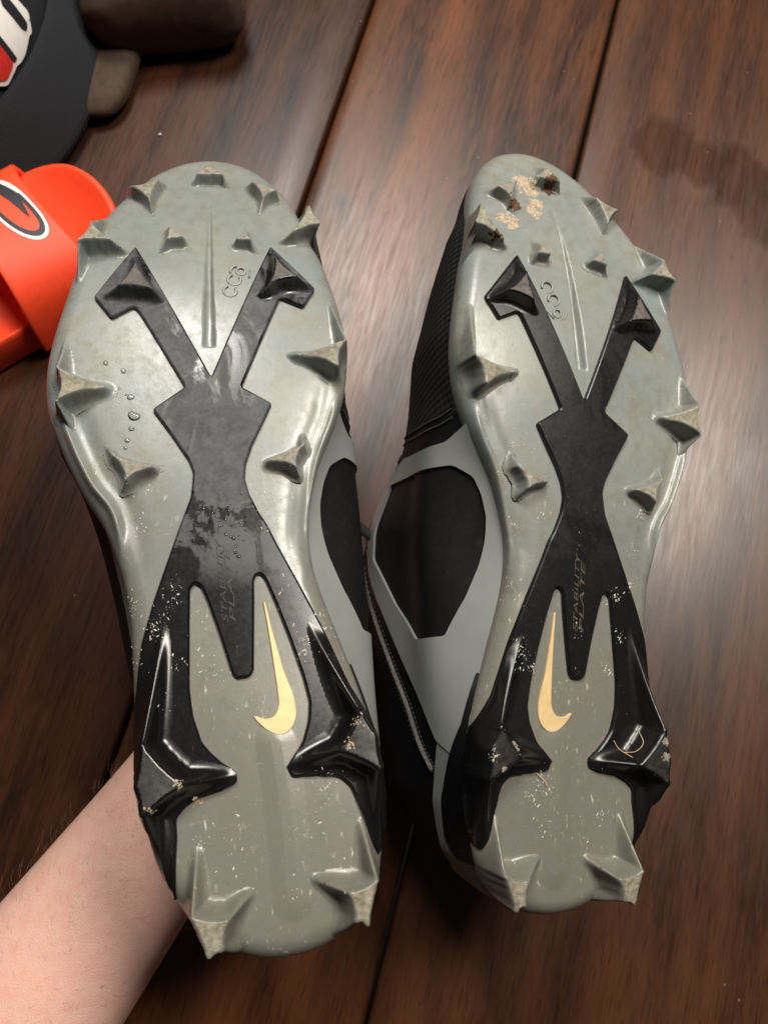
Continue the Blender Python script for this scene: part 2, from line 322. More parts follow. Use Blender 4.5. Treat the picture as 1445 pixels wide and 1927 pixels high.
PLATE = [(24.9, 62.4), (42.0, 40.8), (36.6, 31.2), (27.5, 35.3), (11.4, -4.7), (22.5, -11.4), (19.1, -18.7), (14.5, -28.2), (12.0, -35.3), (11.4, -41.0), (12.9, -47.1), (16.1, -54.2), (18.6, -58.2), (22.0, -65.9), (29.4, -81.2), (36.8, -97.0), (44.5, -117.1), (50.3, -128.7), (53.1, -142.5), (53.7, -154.6), (52.8, -162.8), (51.4, -170.0), (49.7, -171.9), (48.0, -167.6), (45.8, -158.2), (42.3, -149.6), (39.1, -146.7), (31.7, -145.3), (23.4, -145.6), (21.7, -142.1), (27.4, -134.6), (29.8, -127.6), (30.4, -121.3), (28.6, -112.7), (24.7, -99.6), (20.6, -87.5), (17.3, -78.8), (16.0, -76.9), (14.5, -76.8), (13.4, -78.7), (13.3, -85.1), (12.3, -110.1), (10.9, -112.1), (6.5, -112.5), (5.0, -110.7), (1.4, -97.9), (-2.7, -85.2), (-4.8, -80.0), (-6.8, -78.8), (-8.4, -80.8), (-8.7, -92.9), (-8.9, -114.4), (-7.8, -123.6), (-5.1, -132.0), (-2.4, -135.4), (1.3, -139.0), (5.7, -142.0), (5.8, -145.5), (1.2, -147.1), (-6.1, -148.7), (-10.8, -151.6), (-13.4, -154.7), (-14.9, -159.6), (-15.3, -167.0), (-15.7, -178.9), (-17.4, -178.4), (-18.9, -170.1), (-20.4, -161.3), (-22.5, -156.4), (-25.4, -149.7), (-27.2, -138.9), (-27.7, -124.6), (-25.8, -107.4), (-24.6, -98.6), (-20.7, -84.6), (-17.4, -74.7), (-12.2, -59.5), (-7.7, -47.3), (-6.8, -38.5), (-8.4, -33.6), (-13.8, -24.6), (-21.1, -13.4), (-9.4, -4.6), (-26.0, 27.1), (-28.0, 30.1), (-36.4, 25.0), (-43.2, 35.1), (-28.4, 60.5), (0.3, -0.5)]
SWOOSH = [(16.2, -86.4), (17.1, -86.7), (18.9, -96.1), (20.8, -103.9), (22.6, -111.4), (24.5, -116.6), (25.6, -120.2), (26.1, -125.3), (24.8, -129.3), (22.0, -131.7), (19.0, -131.7), (15.8, -130.0), (12.6, -126.8), (11.4, -125.0), (12.6, -125.0), (15.0, -126.2), (17.7, -126.0), (19.3, -124.4), (20.2, -121.5), (19.7, -115.5), (18.4, -103.2), (17.2, -93.4)]
STUDS = [
  ('g', [(-7.4, 103.8), (8.2, 102.4), (0.6, 119.0)], [(-4.5, 106.7, 6.5), (6.2, 107.1, 6.5), (0.7, 112.8, 6.5)], 0.04),
  ('g', [(-36.7, 103.6), (-18.5, 105.0), (-22.7, 81.6)], [(-30.8, 94.6, 7), (-20.8, 99.2, 7), (-23.7, 86.3, 6.5)], 0.36),
  ('g', [(16.2, 105.8), (31.6, 94.3), (21.0, 83.7)], [(19.1, 101.0, 7), (29.4, 96.0, 7), (23.3, 91.6, 6.5)], 0.36),
  ('g', [(-49.9, 42.9), (-30.7, 57.4), (-40.1, 80.4)], [(-48.6, 57.4, 10), (-37.0, 59.3, 8), (-44.4, 66.7, 10)], 0.36),
  ('g', [(27.9, 65.0), (49.2, 54.4), (36.9, 82.5)], [(34.8, 67.6, 8), (46.5, 70.9, 10), (42.0, 82.3, 10)], 0.36),
  ('g', [(-18.9, 58.2), (-7.3, 59.9), (-16.6, 71.7)], [(-15.6, 61.8, 5.5), (-9.6, 62.8, 5.5), (-15.1, 67.7, 5.5)], 0.16),
  ('g', [(7.9, 61.1), (18.7, 58.7), (15.7, 71.9)], [(11.2, 62.5, 5.5), (16.7, 62.5, 5.5), (15.1, 65.9, 5.5)], 0.16),
  ('b', [(-39.7, 34.2), (-16.5, 32.0), (-28.7, 54.5)], [(-32.4, 35.9, 8.5), (-20.7, 34.0, 8.5), (-27.0, 46.3, 8.5)], 0.26),
  ('b', [(19.1, 34.4), (40.9, 38.9), (25.4, 57.9)], [(24.4, 38.5, 8.5), (34.3, 41.5, 8.5), (26.3, 50.1, 8.5)], 0.26),
  ('g', [(-32.9, -3.3), (-49.1, -20.3), (-53.0, 17.2)], [(-36.2, -4.8, 4), (-53.0, -12.6, 10), (-53.1, 0.6, 10)], 0.46),
  ('g', [(28.6, 10.1), (49.9, -1.9), (47.5, 37.8)], [(33.3, 8.3, 4.5), (47.9, 0.2, 10), (51.4, 12.3, 10)], 0.46),
  ('g', [(-37.8, -25.8), (-17.5, -34.5), (-32.2, -45.4)], [(-33.9, -32.4, 6), (-19.8, -37.0, 5.5), (-29.2, -41.9, 7)], 0.44),
  ('g', [(33.3, -23.0), (17.6, -33.4), (31.9, -42.3)], [(33.0, -29.8, 6), (19.4, -35.6, 5), (29.6, -38.4, 7)], 0.46),
  ('g', [(-7.0, -163.1), (9.9, -177.6), (5.1, -195.5), (-7.6, -186.1)], [(-8.0, -181.6, 12), (2.0, -183.5, 12), (0.3, -190.8, 12), (-3.7, -193.2, 12)], 0.5),
  ('g', [(44.9, -159.9), (27.6, -176.1), (34.2, -194.2), (48.8, -187.3)], [(47.5, -177.7, 12), (39.0, -180.3, 12), (40.3, -188.0, 12), (43.7, -189.6, 12)], 0.5),
  ('b', [(-16.6, -90.9), (6.0, -143.0), (-16.0, -178.9), (-26.3, -143.9)], [(-22.6, -132.0, 12), (-11.1, -144.4, 11), (-22.2, -152.0, 12), (-24.2, -143.6, 12)], 0.5),
  ('b', [(31.1, -94.1), (21.3, -141.9), (50.0, -172.8), (51.0, -137.1)], [(46.6, -127.2, 12), (39.2, -138.3, 11), (51.4, -145.1, 12), (50.8, -134.7, 12)], 0.44),
]
RIDGES = [
 ([(-54.5, -9.2), (-52.3, -16.6), (-49.2, -24.9), (-45.9, -32.9), (-41.5, -41.8), (-35.3, -50.3), (-32.7, -58.5), (-31.4, -69.7)],1.5,2.4),
 ([(49.4, -1.5), (45.6, -16.0), (41.0, -27.0), (37.9, -36.3), (35.6, -48.9), (34.1, -61.3), (35.1, -73.8)],1.5,2.4),
 ([(18.7, -134.5), (20.6, -151.3), (21.5, -167.3), (22.0, -181.3)],5.0,0.7),
]
GROOVE = [(0.6, 92.0), (-0.3, 13.0)]
MARKL = [(8.1, 38.6), (9.9, 44.3), (12.6, 48.8), (10.0, 51.7), (16.3, 49.8), (15.8, 45.6)]
MARKR = [(12.5, 48.6), (10.2, 42.9), (9.2, 36.9), (5.6, 37.6), (13.6, 37.4), (11.0, 34.3)]
DROPS = [(-38.2, 6.7), (-31.8, 3.2), (-29.0, -7.6), (-30.6, -6.5), (-27.8, -15.3), (-28.6, -20.3), (-30.0, -24.7), (-30.6, -27.6)]
BEADS = [(2.9, -52.8), (1.0, -55.4), (4.0, -56.4), (5.1, -54.9), (-1.4, -57.2), (-0.1, -53.9), (6.2, -58.9), (2.2, -58.9), (4.2, -62.0), (6.8, -63.4), (0.3, -60.8), (-1.1, -66.8), (7.6, -66.4), (7.2, -68.7), (8.4, -70.1), (5.5, -53.5)]
FLECKL = [((-41.0, -33.0), 16, 18), ((-29.9, -45.1), 30, 14), ((-25.2, -59.1), 24, 30), ((-28.0, -84.9), 28, 26), ((-21.6, -43.5), 14, 10), ((18.6, -48.8), 30, 22), ((20.1, -57.9), 20, 18), ((-28.2, -100.9), 24, 14), ((-18.9, -93.2), 26, 40), ((-14.5, -84.3), 26, 26), ((-12.8, -106.1), 16, 14), ((29.3, -103.4), 18, 40), ((25.8, -80.6), 24, 22), ((35.3, -96.3), 24, 14), ((-3.2, -106.8), 26, 18), ((1.1, -109.8), 16, 14), ((-4.7, -90.4), 10, 10), ((35.5, -149.4), 24, 30), ((24.4, -161.3), 20, 14), ((-5.7, -163.0), 18, 16), ((4.0, -168.6), 40, 14), ((31.2, -162.0), 40, 18), ((9.0, -166.0), 60, 14), ((39.0, -175.6), 24, 10), ((23.4, -179.9), 40, 8), ((1.1, -152.6), 60, 10), ((28.9, -34.5), 26, 16), ((45.4, -38.3), 10, 5), ((37.5, -92.3), 30, 12), ((-15.4, -119.9), 20, 8), ((14.2, -116.8), 60, 8), ((-35.8, -10.1), 20, 4)]
FLECKR = [((27.7, -20.8), 34, 34), ((32.3, -51.4), 8, 4), ((21.5, -46.1), 34, 22), ((-26.4, -45.7), 16, 34), ((-21.4, -62.4), 16, 22), ((-18.0, -75.5), 16, 22), ((38.0, -73.1), 24, 10), ((34.2, -79.5), 40, 26), ((32.7, -101.8), 26, 46), ((27.4, -108.0), 14, 22), ((-10.0, -79.8), 20, 24), ((-11.4, -96.8), 16, 18), ((8.2, -94.3), 14, 8), ((49.9, -136.5), 12, 26), ((55.7, -169.5), 10, 22), ((30.1, -154.6), 30, 46), ((23.3, -151.3), 26, 30), ((26.3, -166.3), 30, 18), ((1.3, -164.7), 24, 18), ((11.0, -171.4), 40, 10), ((39.7, -180.0), 30, 10), ((-5.5, -109.1), 18, 14), ((16.6, -116.4), 40, 10), ((44.2, -10.8), 24, 8), ((37.7, -29.5), 24, 10), ((1.4, -54.2), 50, 6), ((58.6, -105.5), 30, 8), ((62.7, -101.4), 20, 4)]
CLAYR = [((10.7, 106.2), 24, 16), ((7.8, 101.8), 16, 12), ((8.0, 93.6), 14, 10), ((10.3, 88.3), 16, 12), ((23.9, 80.2), 20, 10), ((27.1, 82.1), 16, 8), ((9.7, 104.8), 22, 14)]
INNER = [(57.8, 18.8), (57.6, 9.5), (57.6, 3.3), (57.8, 2.8), (58.8, 1.4), (60.6, 1.1), (62.6, 1.1), (64.6, 1.4), (67.1, 1.9), (70.3, 2.8), (73.9, 4.4), (74.3, 9.5), (70.7, 14.9), (65.6, 20.7), (61.6, 20.0)]
OUTER = [(55.4, 0.0), (55.4, 3.7), (55.6, 7.9), (55.4, 15.1), (56.2, 19.0), (57.4, 21.4), (60.0, 22.0), (62.4, 21.6), (64.8, 22.7), (67.1, 22.3), (70.1, 20.2), (73.7, 16.7), (77.7, 13.0), (81.4, 9.1), (84.8, 6.2), (86.4, 5.4)]
PIPING = [(64.2, 23.4), (66.3, 26.7), (70.7, 23.0), (74.9, 19.7), (78.5, 16.9), (81.8, 14.1), (85.8, 11.4), (88.6, 8.1)]
STITCH = [(52.4, 2.3), (52.8, 4.9), (52.8, 9.0), (52.6, 14.9), (52.2, 22.0)]
HBAND = [(81.0, 5.1), (85.2, 6.2), (90.6, 7.7), (95.9, 9.1), (100.9, 9.7), (107.3, 13.7), (107.9, 6.9), (107.9, 0.0), (107.3, 0.0), (100.9, 0.0), (95.9, 0.0), (90.6, 0.0), (85.2, 0.0), (81.0, 0.0)]
WSIDE = [(77.5, 0.4), (82.6, 1.2), (86.6, 3.3), (91.4, 5.3), (97.1, 6.5), (100.1, 4.6), (100.1, 0.0), (97.1, 0.0), (91.4, 0.0), (86.6, 0.0), (82.6, 0.0), (77.5, 0.0)]
# ---------------------------------------------------------------- shape builders on the sole and on the upper
def round_poly(P, r=1.0, ang=28, m=4):
    P = [np.array(p, float) for p in P]; o = []; n = len(P)
    for i in range(n):
        a, b, c = P[i-1], P[i], P[(i+1) % n]; u = a-b; w_ = c-b; lu, lw = np.linalg.norm(u), np.linalg.norm(w_)
        if lu < 1e-6 or lw < 1e-6: continue
        u /= lu; w_ /= lw
        if math.degrees(math.acos(max(-1, min(1, -(u@w_))))) < ang: o.append(b); continue
        d = min(r, lu*.45, lw*.45); p0, p1 = b+u*d, b+w_*d
        for k in range(m+1):
            t = k/m; o.append((1-t)**2*p0 + 2*t*(1-t)*b + t*t*p1)
    return np.array(o)
def resample(P, step):
    o = []
    for i in range(len(P)):
        a, b = P[i], P[(i+1) % len(P)]; n = max(1, int(math.ceil(np.linalg.norm(b-a)/step)))
        for k in range(n): o.append(a+(b-a)*k/n)
    return np.array(o)
def area(P): return .5*np.sum(P[:, 0]*np.roll(P[:, 1], -1)-np.roll(P[:, 0], -1)*P[:, 1])
def inset(P, d):
    if area(P) < 0: d = -d
    t = np.roll(P, -1, 0)-np.roll(P, 1, 0); L = np.hypot(t[:, 0], t[:, 1])+1e-9
    return P + np.column_stack([-t[:, 1]/L, t[:, 0]/L])*d
def triangulate(rings, grid):
    # constrained triangulation of an outer ring (and holes) with interior points
    V = []; E_ = []
    for R_ in rings:
        o = len(V); V += [Vector((float(p[0]), float(p[1]))) for p in R_]; E_ += [(o+i, o+(i+1) % len(R_)) for i in range(len(R_))]
    A = np.array([[v.x, v.y] for v in V]); lo, hi = A.min(0), A.max(0)
    gx, gy = np.meshgrid(np.arange(lo[0], hi[0], grid), np.arange(lo[1], hi[1], grid)); Pg = np.column_stack([gx.ravel(), gy.ravel()])
    ok = inside(Pg, rings[0])
    for h in rings[1:]: ok &= ~inside(Pg, h)
    Pg = Pg[ok]
    for R_ in rings: Pg = Pg[seg_dist(Pg, R_, np.roll(R_, -1, 0)) > grid*.55] if len(Pg) else Pg
    V += [Vector((float(p[0]), float(p[1]))) for p in Pg]
    v, e, f, ov, oe, of = delaunay_2d_cdt(V, E_, [], 0, 1e-5)
    vv = np.array([[p.x, p.y] for p in v]); ff = np.array([t for t in f if len(t) == 3]); c = vv[ff].mean(1)
    ok = inside(c, rings[0])
    for h in rings[1:]: ok &= ~inside(c, h)
    return vv, ff[ok]
def slab(P, zfun, h, bev, grid, r=.8, step=1.6, sink=.6, ang=28):
    # raised plate with a rounded edge; returns millimetre vertices
    R0 = resample(round_poly(P, r, ang), step); R1 = inset(R0, bev*.35); R2 = inset(R0, bev)
    vv, ff = triangulate([R2], grid); ztop = zfun(vv)+h
    V = [(p[0], p[1], z) for p, z in zip(vv, ztop)]; Fc = [tuple(t) for t in ff]
    Fc = [t if area(vv[list(t)]) > 0 else t[::-1] for t in Fc]
    n = len(R0); z2 = zfun(R2)+h; z1 = zfun(R1)+h-bev*.35; z0a = zfun(R0)+h-bev; z0 = zfun(R0)-sink
    rings = [(R2, z2), (R1, z1), (R0, z0a), (R0, z0)]; off = []
    for R_, z in rings: off.append(len(V)); V += [(p[0], p[1], q) for p, q in zip(R_, z)]
    ccw = area(R0) > 0
    for a, b in zip(off[:-1], off[1:]):
        for i in range(n):
            j = (i+1) % n; q = (a+i, b+i, b+j, a+j); Fc.append(q if ccw else q[::-1])
    return V, Fc
def star(tips, conc, m=12, soft=3):
    T = [np.array(t, float) for t in tips]; c = sum(T)/len(T); o = []
    for i in range(len(T)):
        a, b = T[i], T[(i+1) % len(T)]; k = (a+b)/2; k = k+(c-k)*2*conc
        for j in range(m):
            t = j/m; o.append((1-t)**2*a+2*t*(1-t)*k+t*t*b)
    o = np.array(o); o0 = o.copy()
    for _ in range(soft): o = .5*o+.25*np.roll(o, 1, 0)+.25*np.roll(o, -1, 0)
    g = np.sqrt(abs(area(o0)/area(o))); return o.mean(0)+(o-o.mean(0))*g
def nearest_on(P, poly):
    best = np.full(len(P), 1e9); out = P.copy()
    for a, b in zip(poly, np.roll(poly, -1, 0)):
        d = b-a; t = np.clip(((P-a)@d)/(d@d+1e-12), 0, 1); q = a+t[:, None]*d; r = np.hypot(*(P-q).T); m_ = r < best
        best = np.where(m_, r, best); out[m_] = q[m_]
    return out, best
def stud_mesh(base, top, conc, seat, w0, res, rim):
    # moulded stud: a worn flat top, rounded fins running down from its tips to the base tips, hollow faces between them
    B0 = [np.array(p, float) for p in base]; T0 = [np.array(p[:2], float) for p in top]; hs = [p[2] for p in top]
    if area(np.array(B0)) < 0: B0 = B0[::-1]
    if area(np.array(T0)) < 0: T0 = T0[::-1]; hs = hs[::-1]
    cB, cT = sum(B0)/len(B0), sum(T0)/len(T0); k = min(range(len(T0)), key=lambda s_: sum(np.linalg.norm((T0[(i+s_) % len(T0)]-cT)/np.linalg.norm(T0[(i+s_) % len(T0)]-cT)-(B0[i]-cB)/np.linalg.norm(B0[i]-cB)) for i in range(len(B0))))
    T0 = T0[k:]+T0[:k]; hs = hs[k:]+hs[:k]
    Tp = star(T0, conc*(.25 if len(T0) > 3 else .7), 10, 2)
    A = np.array(B0+T0); lo, hi = A.min(0)-5, A.max(0)+5
    gx = np.arange(lo[0], hi[0], res); gy = np.arange(lo[1], hi[1], res); X, Y = np.meshgrid(gx, gy); P = np.column_stack([X.ravel(), Y.ravel()])
    wob = np.array([mnoise.noise((x*.55, y*.55, 3.1)) for x, y in P])
    ins = inside(P, Tp); dT = seg_dist(P, Tp, np.roll(Tp, -1, 0)); dT = np.where(ins, 0, np.maximum(dT+.22*wob, 0))
    acc = np.exp(-(dT/w0)**2)**5; near = dT.copy()
    for a, b in zip(T0, B0):
        d = b-a; L = np.linalg.norm(d)
        if L < 4: continue
        t = np.clip(((P-a)@d)/(L*L), 0, 1); r = np.hypot(*(P-(a+t[:, None]*d)).T); w_ = w0*(1.0-.35*t)
        acc += ((1-t)**(1.25 if seat < 0 or len(T0) == 3 else 1.9)*np.exp(-(r/w_)**2))**5; near = np.minimum(near, r+t*t*w0*3)
    f = np.clip(acc, 0, 1e9)**.2; f = np.minimum(f, 1); f = np.minimum(1, f + .12*np.exp(-(near/(2.1*w0))**2)*(1-f))
    wt = sum(1/(np.hypot(*(P-a).T)+.6)**2 for a in T0); ht = sum(h_/(np.hypot(*(P-a).T)+.6)**2 for a, h_ in zip(T0, hs))/wt
    zs = surf(P)+seat; zt = .75*zbase(P[:, 0], P[:, 1])+.25*zbase(cT[0], cT[1])+ht+(.22 if seat < 0 else .05)*wob
    z = zs+(zt-zs)*f
    out = ~inside(P, rim)                                   # a stud that reaches the rim ends in a wall along the rim
    if out.any():
        Q, dq = nearest_on(P[out], rim); wq = np.clip((dT[out]-.2)/1.3, 0, 1)[:, None]; P = P.copy(); P[out] = P[out]*(1-wq)+Q*wq
        z[out] -= np.minimum(dq*.9, 4)*wq[:, 0]
    keep = (f > .02) & (~out | (f > .05)); n1 = len(gx); V = []; mp = {}; Fc = []; fm = []
    kp = keep.reshape(X.shape); worn = (ins & (f > .97)).reshape(X.shape)
    for r_ in range(X.shape[0]-1):
        for c_ in range(n1-1):
            if kp[r_, c_] or kp[r_, c_+1] or kp[r_+1, c_] or kp[r_+1, c_+1]:
                q = []
                for a, b in ((r_, c_), (r_, c_+1), (r_+1, c_+1), (r_+1, c_)):
                    i_ = a*n1+b
                    if i_ not in mp: mp[i_] = len(V); V.append((P[i_, 0], P[i_, 1], z[i_]))
                    q.append(mp[i_])
                Fc.append(tuple(q)); fm.append(int(worn[r_, c_] and worn[r_+1, c_+1]))
    return V, Fc, fm
_stud_cache = {}
def text_mesh(body, size, shear=0):
    cu = bpy.data.curves.new('t', 'FONT'); cu.body = body; cu.size = size; cu.shear = shear; cu.resolution_u = 3
    o = bpy.data.objects.new('t', cu); COL.objects.link(o); dg = bpy.context.evaluated_depsgraph_get()
    me = o.evaluated_get(dg).to_mesh(); V = np.array([v.co[:] for v in me.vertices]); Fc = [tuple(p.vertices) for p in me.polygons]
    bpy.data.objects.remove(o); bpy.data.curves.remove(cu); return V, Fc

def sole_grid():
    ny, nx = 430, 220
    ph = np.linspace(0, np.pi, ny); base = np.cos(ph); lin = np.linspace(1, -1, ny)
    tt = .35*base+.65*lin; ys = (YMAX+YMIN)/2+(YMAX-YMIN)/2*tt
    uu = np.linspace(-1, 1, nx); uu = np.sin(uu*np.pi/2)*.3+uu*.7
    X = np.zeros((ny, nx)); Y = np.zeros((ny, nx))
    for i, y in enumerate(ys):
        a, b = edges_at(y); X[i] = (a+b)/2+(b-a)/2*uu; Y[i] = y
    P = np.column_stack([X.ravel(), Y.ravel()]); Z = surf(P)
    for path, sg, h in RIDGES:
        pa = cr(np.array(path, float), 4); d = seg_dist(P, pa[:-1], pa[1:])
        ends = np.minimum(np.hypot(*(P-pa[0]).T), np.hypot(*(P-pa[-1]).T))
        Z += h*np.exp(-(d/sg)**2)*np.clip(ends/14, 0, 1) if sg < 4 else h*np.clip(1.35-d/sg, 0, 1)
        if sg < 4: Z -= .9*np.exp(-((d-5.5)/3.2)**2)*np.clip(ends/14, 0, 1)
    g0, g1 = np.array(GROOVE); L = np.linalg.norm(g1-g0); ax = (g1-g0)/L; s = (P-g0)@ax; q = np.abs((P-g0)@np.array([-ax[1], ax[0]]))
    wd = np.clip(s/L, 0, 1)**.8*1.35+.1; Z -= np.minimum(3.0, .4+4*np.clip(s/L, 0, 1))*np.clip((1.6-q/wd)/.8, 0, 1)*((s > 0) & (s < L))
    Z += .22*np.sin(P[:, 1]*.09+P[:, 0]*.05)*np.clip(1-np.abs(P[:, 0])/60, 0, 1)
    Z = Z.reshape(ny, nx)
    # sidewall that turns up towards the upper
    def col(side, dx, dz):
        e = 0 if side < 0 else -1; c = (X[:, 0]+X[:, -1])/2; wdt = np.maximum(np.abs(X[:, e]-c), .01); k = np.minimum(1, wdt/8)
        return np.column_stack([X[:, e]-side*dx*k, Y[:, e], Z[:, e]-dz])
    cols = [col(-1, 3.5, 11), col(-1, 1.2, 7), col(-1, 0, 3)] + [np.column_stack([X[:, j], Y[:, j], Z[:, j]]) for j in range(nx)] + [col(1, 0, 3), col(1, 1.2, 7), col(1, 3.5, 11)]
    A = np.stack(cols, 1); n2 = A.shape[1]; V = A.reshape(-1, 3)
    idx = np.arange(ny*n2).reshape(ny, n2)
    Fc = np.stack([idx[:-1, :-1], idx[1:, :-1], idx[1:, 1:], idx[:-1, 1:]], -1).reshape(-1, 4)
    return V, [tuple(f) for f in Fc]
SOLE = sole_grid()

def upper_sheet(G, ring, holes, h, sink=.4, bev=.5):
    # a sheet lying on the upper, its outline given in (row, column)
    sc = np.array([2.6, 2.2]); R0 = resample(round_poly(np.array(ring)*sc, .9, 20), 1.5); Hs = [resample(round_poly(np.array(q)*sc, .9, 20), 1.5) for q in holes]
    vv, ff = triangulate([R0]+Hs, 1.6); P, N = on_upper(G, vv/sc); V = [p+n*h for p, n in zip(P, N)]
    Fc = []
    for t in ff:
        t = tuple(t); a, b, c = (V[i] for i in t); 
        Fc.append(t if np.cross(b-a, c-a)@N[t[0]] > 0 else t[::-1])
    for R_ in [R0]+Hs:
        o = len(V); n = len(R_); P, N = on_upper(G, R_/sc); V += [p+q*h for p, q in zip(P, N)]+[p-q*sink for p, q in zip(P, N)]
        for i in range(n):
            j = (i+1) % n; Fc.append((o+i, o+j, o+n+j, o+n+i))
    return V, Fc

def make_cleat(sx, pose, swell, label, wet):
    mm = .001
    root = empty('baseball_cleat', pose); tag(root, label, 'cleat', 'pair of cleats lying sole up')
    pile = []
    def part(name, V, Fc, mats, parent, fm=None, smooth=True, kind=None, solid=False):
        V = [(v[0]*sx*mm, v[1]*mm, v[2]*mm) for v in V]
        if sx < 0: Fc = [tuple(f)[::-1] for f in Fc]
        if solid: pile.append((V, Fc))
        return mk(name, V, Fc, mats, parent, fm, smooth, kind=kind)
    # upper, overlay, panel
    G = upper_grid(swell); ny, ns = G.shape[:2]; idx = np.arange(ny*ns).reshape(ny, ns)
    Fc = np.stack([idx[:-1, :-1], idx[:-1, 1:], idx[1:, 1:], idx[1:, :-1]], -1).reshape(-1, 4)[:, ::-1]
    rows = np.repeat(np.arange(ny-1), ns-1); fm = (rows > 52).astype(int)
    up = part('upper', G.reshape(-1, 3), [tuple(f) for f in Fc[:, ::-1]], [M['fabric'], M['panel']], root, fm)
    part('side_panel', *upper_sheet(G, INNER, [], .35), M['panel'], up)
    ring = [(54.0, 0)]+OUTER[1:-1]+[(86.5, 1.2), (84, 0), (75, 0), (65, 0)]
    part('side_overlay', *upper_sheet(G, ring, [INNER], 1.5), M['frame'], up)
    pp, pn = on_upper(G, cr(np.array(PIPING), 6)); part('piping', *tube([p+n*.35 for p, n in zip(pp, pn)], 1.15, 7), M['piping'], up)
    for off in (-1.1, 1.2):
        st = []
        path = cr(np.array(PIPING)+[0, off], 8)
        for i in range(0, len(path)-1): 
            a, b = path[i], path[i+1]; q, n = on_upper(G, [a, a+(b-a)*.65]); st.append(tube([q[0]+n[0]*.2, q[1]+n[1]*.2], .42, 5))
        part('stitching', *merge(st), M['thread'], up, kind='stuff')
    for off in (0, .8):
        st = []; path = cr(np.array(STITCH)+[off, 0], 7)
        for i in range(len(path)-1):
            a, b = path[i], path[i+1]; q, n = on_upper(G, [a, a+(b-a)*.62]); st.append(tube([q[0]+n[0]*.25, q[1]+n[1]*.25], .5, 5))
        part('stitching', *merge(st), M['thread'], up, kind='stuff')
    part('heel_band', *upper_sheet(G, HBAND, [], .9), M['frame'], up)
    part('wing_side', *upper_sheet(G, WSIDE, [], 1.7), M['plate_clean'], up)
    row = lambda y: math.acos((y-(YMAX+YMIN)/2)/((YMAX-YMIN)/2*.9995))/math.pi*(ny-1)
    yb = np.linspace(-34, -170, 24); part('side_band', *upper_sheet(G, [(row(y), ns-1) for y in yb]+[(row(y), ns-1-(1.0+3.2*min(1, (-24-y)/40)*min(1, (y+185)/25))) for y in yb[::-1]], [], .9), M['frame'], up)
    # toe-side seam bands of the upper
    part('seam_band', *upper_sheet(G, [(r+2.0, s) for r, s in STITCH]+[(r+2.7, s) for r, s in STITCH[::-1]], [], .5), M['panel'], up)
    # outsole
    os_ = part('outsole', SOLE[0], SOLE[1], M['tpu'], root, solid=True)
    P = np.array(PLATE); P[:, 0] += 1.6*np.clip((P[:, 0]-47)/5, 0, 1); P[:, 0] += np.where((P[:, 0] < -13) & (P[:, 1] < -158), 1.8, 0); zf = lambda q: surf(q)
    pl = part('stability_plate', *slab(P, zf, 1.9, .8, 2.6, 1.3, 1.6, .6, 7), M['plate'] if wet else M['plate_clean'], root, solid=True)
    part('swoosh', *slab(np.array(SWOOSH), zf, .7, .3, 1.6, 2.2, .8, .6, 5), M['gold'], os_)
    for kind, base, top, conc in STUDS:
        b = kind == 'b'
        key = (kind, tuple(map(tuple, base)))
        if key not in _stud_cache: _stud_cache[key] = stud_mesh(base, top, conc, 1.75 if b else -.12, (2.5 if b else 1.85) if len(base) > 3 else (1.4 if max(q[2] for q in top) > 9 else 1.5 if b else 1.15), .5 if len(base) > 3 else .4, P if b else OUT)
        V, Fc, fm = _stud_cache[key]
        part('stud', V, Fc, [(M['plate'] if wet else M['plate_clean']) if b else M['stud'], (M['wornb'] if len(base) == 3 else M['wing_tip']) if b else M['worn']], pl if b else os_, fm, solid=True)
    # moulded size mark
    mk_ = MARKL if wet else MARKR
    def ring_(c, r, a0=0, a1=2*math.pi, n=22): return [(c[0]+r*math.cos(a0+(a1-a0)*i/n), c[1]+r*math.sin(a0+(a1-a0)*i/n), surf([[c[0], c[1]]])[0]+.12) for i in range(n+(a1-a0 < 6.2))]
    parts = [tube(ring_(mk_[0], 2.5, math.radians(105 if wet else -20), math.radians(105+290 if wet else 270), 22), .55, 6, False, .7), tube(ring_(mk_[1], 2.5, math.radians(105 if wet else -20), math.radians(105+290 if wet else 270), 22), .55, 6, False, .7), tube(ring_(mk_[2], 1.75), .5, 6, True, .6)]
    sg = 1 if wet else -1
    parts.append(tube(ring_((mk_[2][0]-1.2, mk_[2][1]-.4*sg), 3.0, math.radians(95 if wet else 175), math.radians(190 if wet else 270), 10), .45, 6, False, .6))
    parts.append(tube([(p[0], p[1], surf([p])[0]+.12) for p in mk_[4:6]], .42, 6, False, .6))
    part('size_mark', *merge(parts), M['tpu'], os_)
    # two lines of lettering along the plate
    (p0, p1) = ((4.2, -93.3), (2.4, -63.2)) if wet else ((8.2, -94), (5.4, -62.8))
    p0, p1 = np.array(p0), np.array(p1); ax = (p1-p0)/np.linalg.norm(p1-p0); LN = np.linalg.norm(p1-p0)
    for li, (body, frac) in enumerate((('STABILITY', 1.0), ('PLATE', .9))):
        V, Fc = text_mesh(body, 1.0, .25); V[:, 0] -= V[:, 0].min(); V[:, 0] *= LN*frac/V[:, 0].max(); V[:, 1] *= 1.95/max(.1, V[:, 1].max())
        # reading runs towards the toe; the letters' tops point to the wearer's left in the picture plane
        perp = np.array([-ax[1], ax[0]])*sx; o = p0 - perp*(li*2.6)
        Q = o + V[:, :1]*ax + V[:, 1:2]*perp; zz = surf(Q)+2.12
        q3 = np.column_stack([Q, zz]); Fq = Fc if sx > 0 else [f[::-1] for f in Fc]
        part('lettering', q3, Fq, M['letter'] if wet else M['letter_dirt'], pl, smooth=False)
    # what the soles picked up
    Va, Fa = merge(pile); tree = BVHTree.FromPolygons([Vector(v) for v in Va], [tuple(f) for f in Fa])
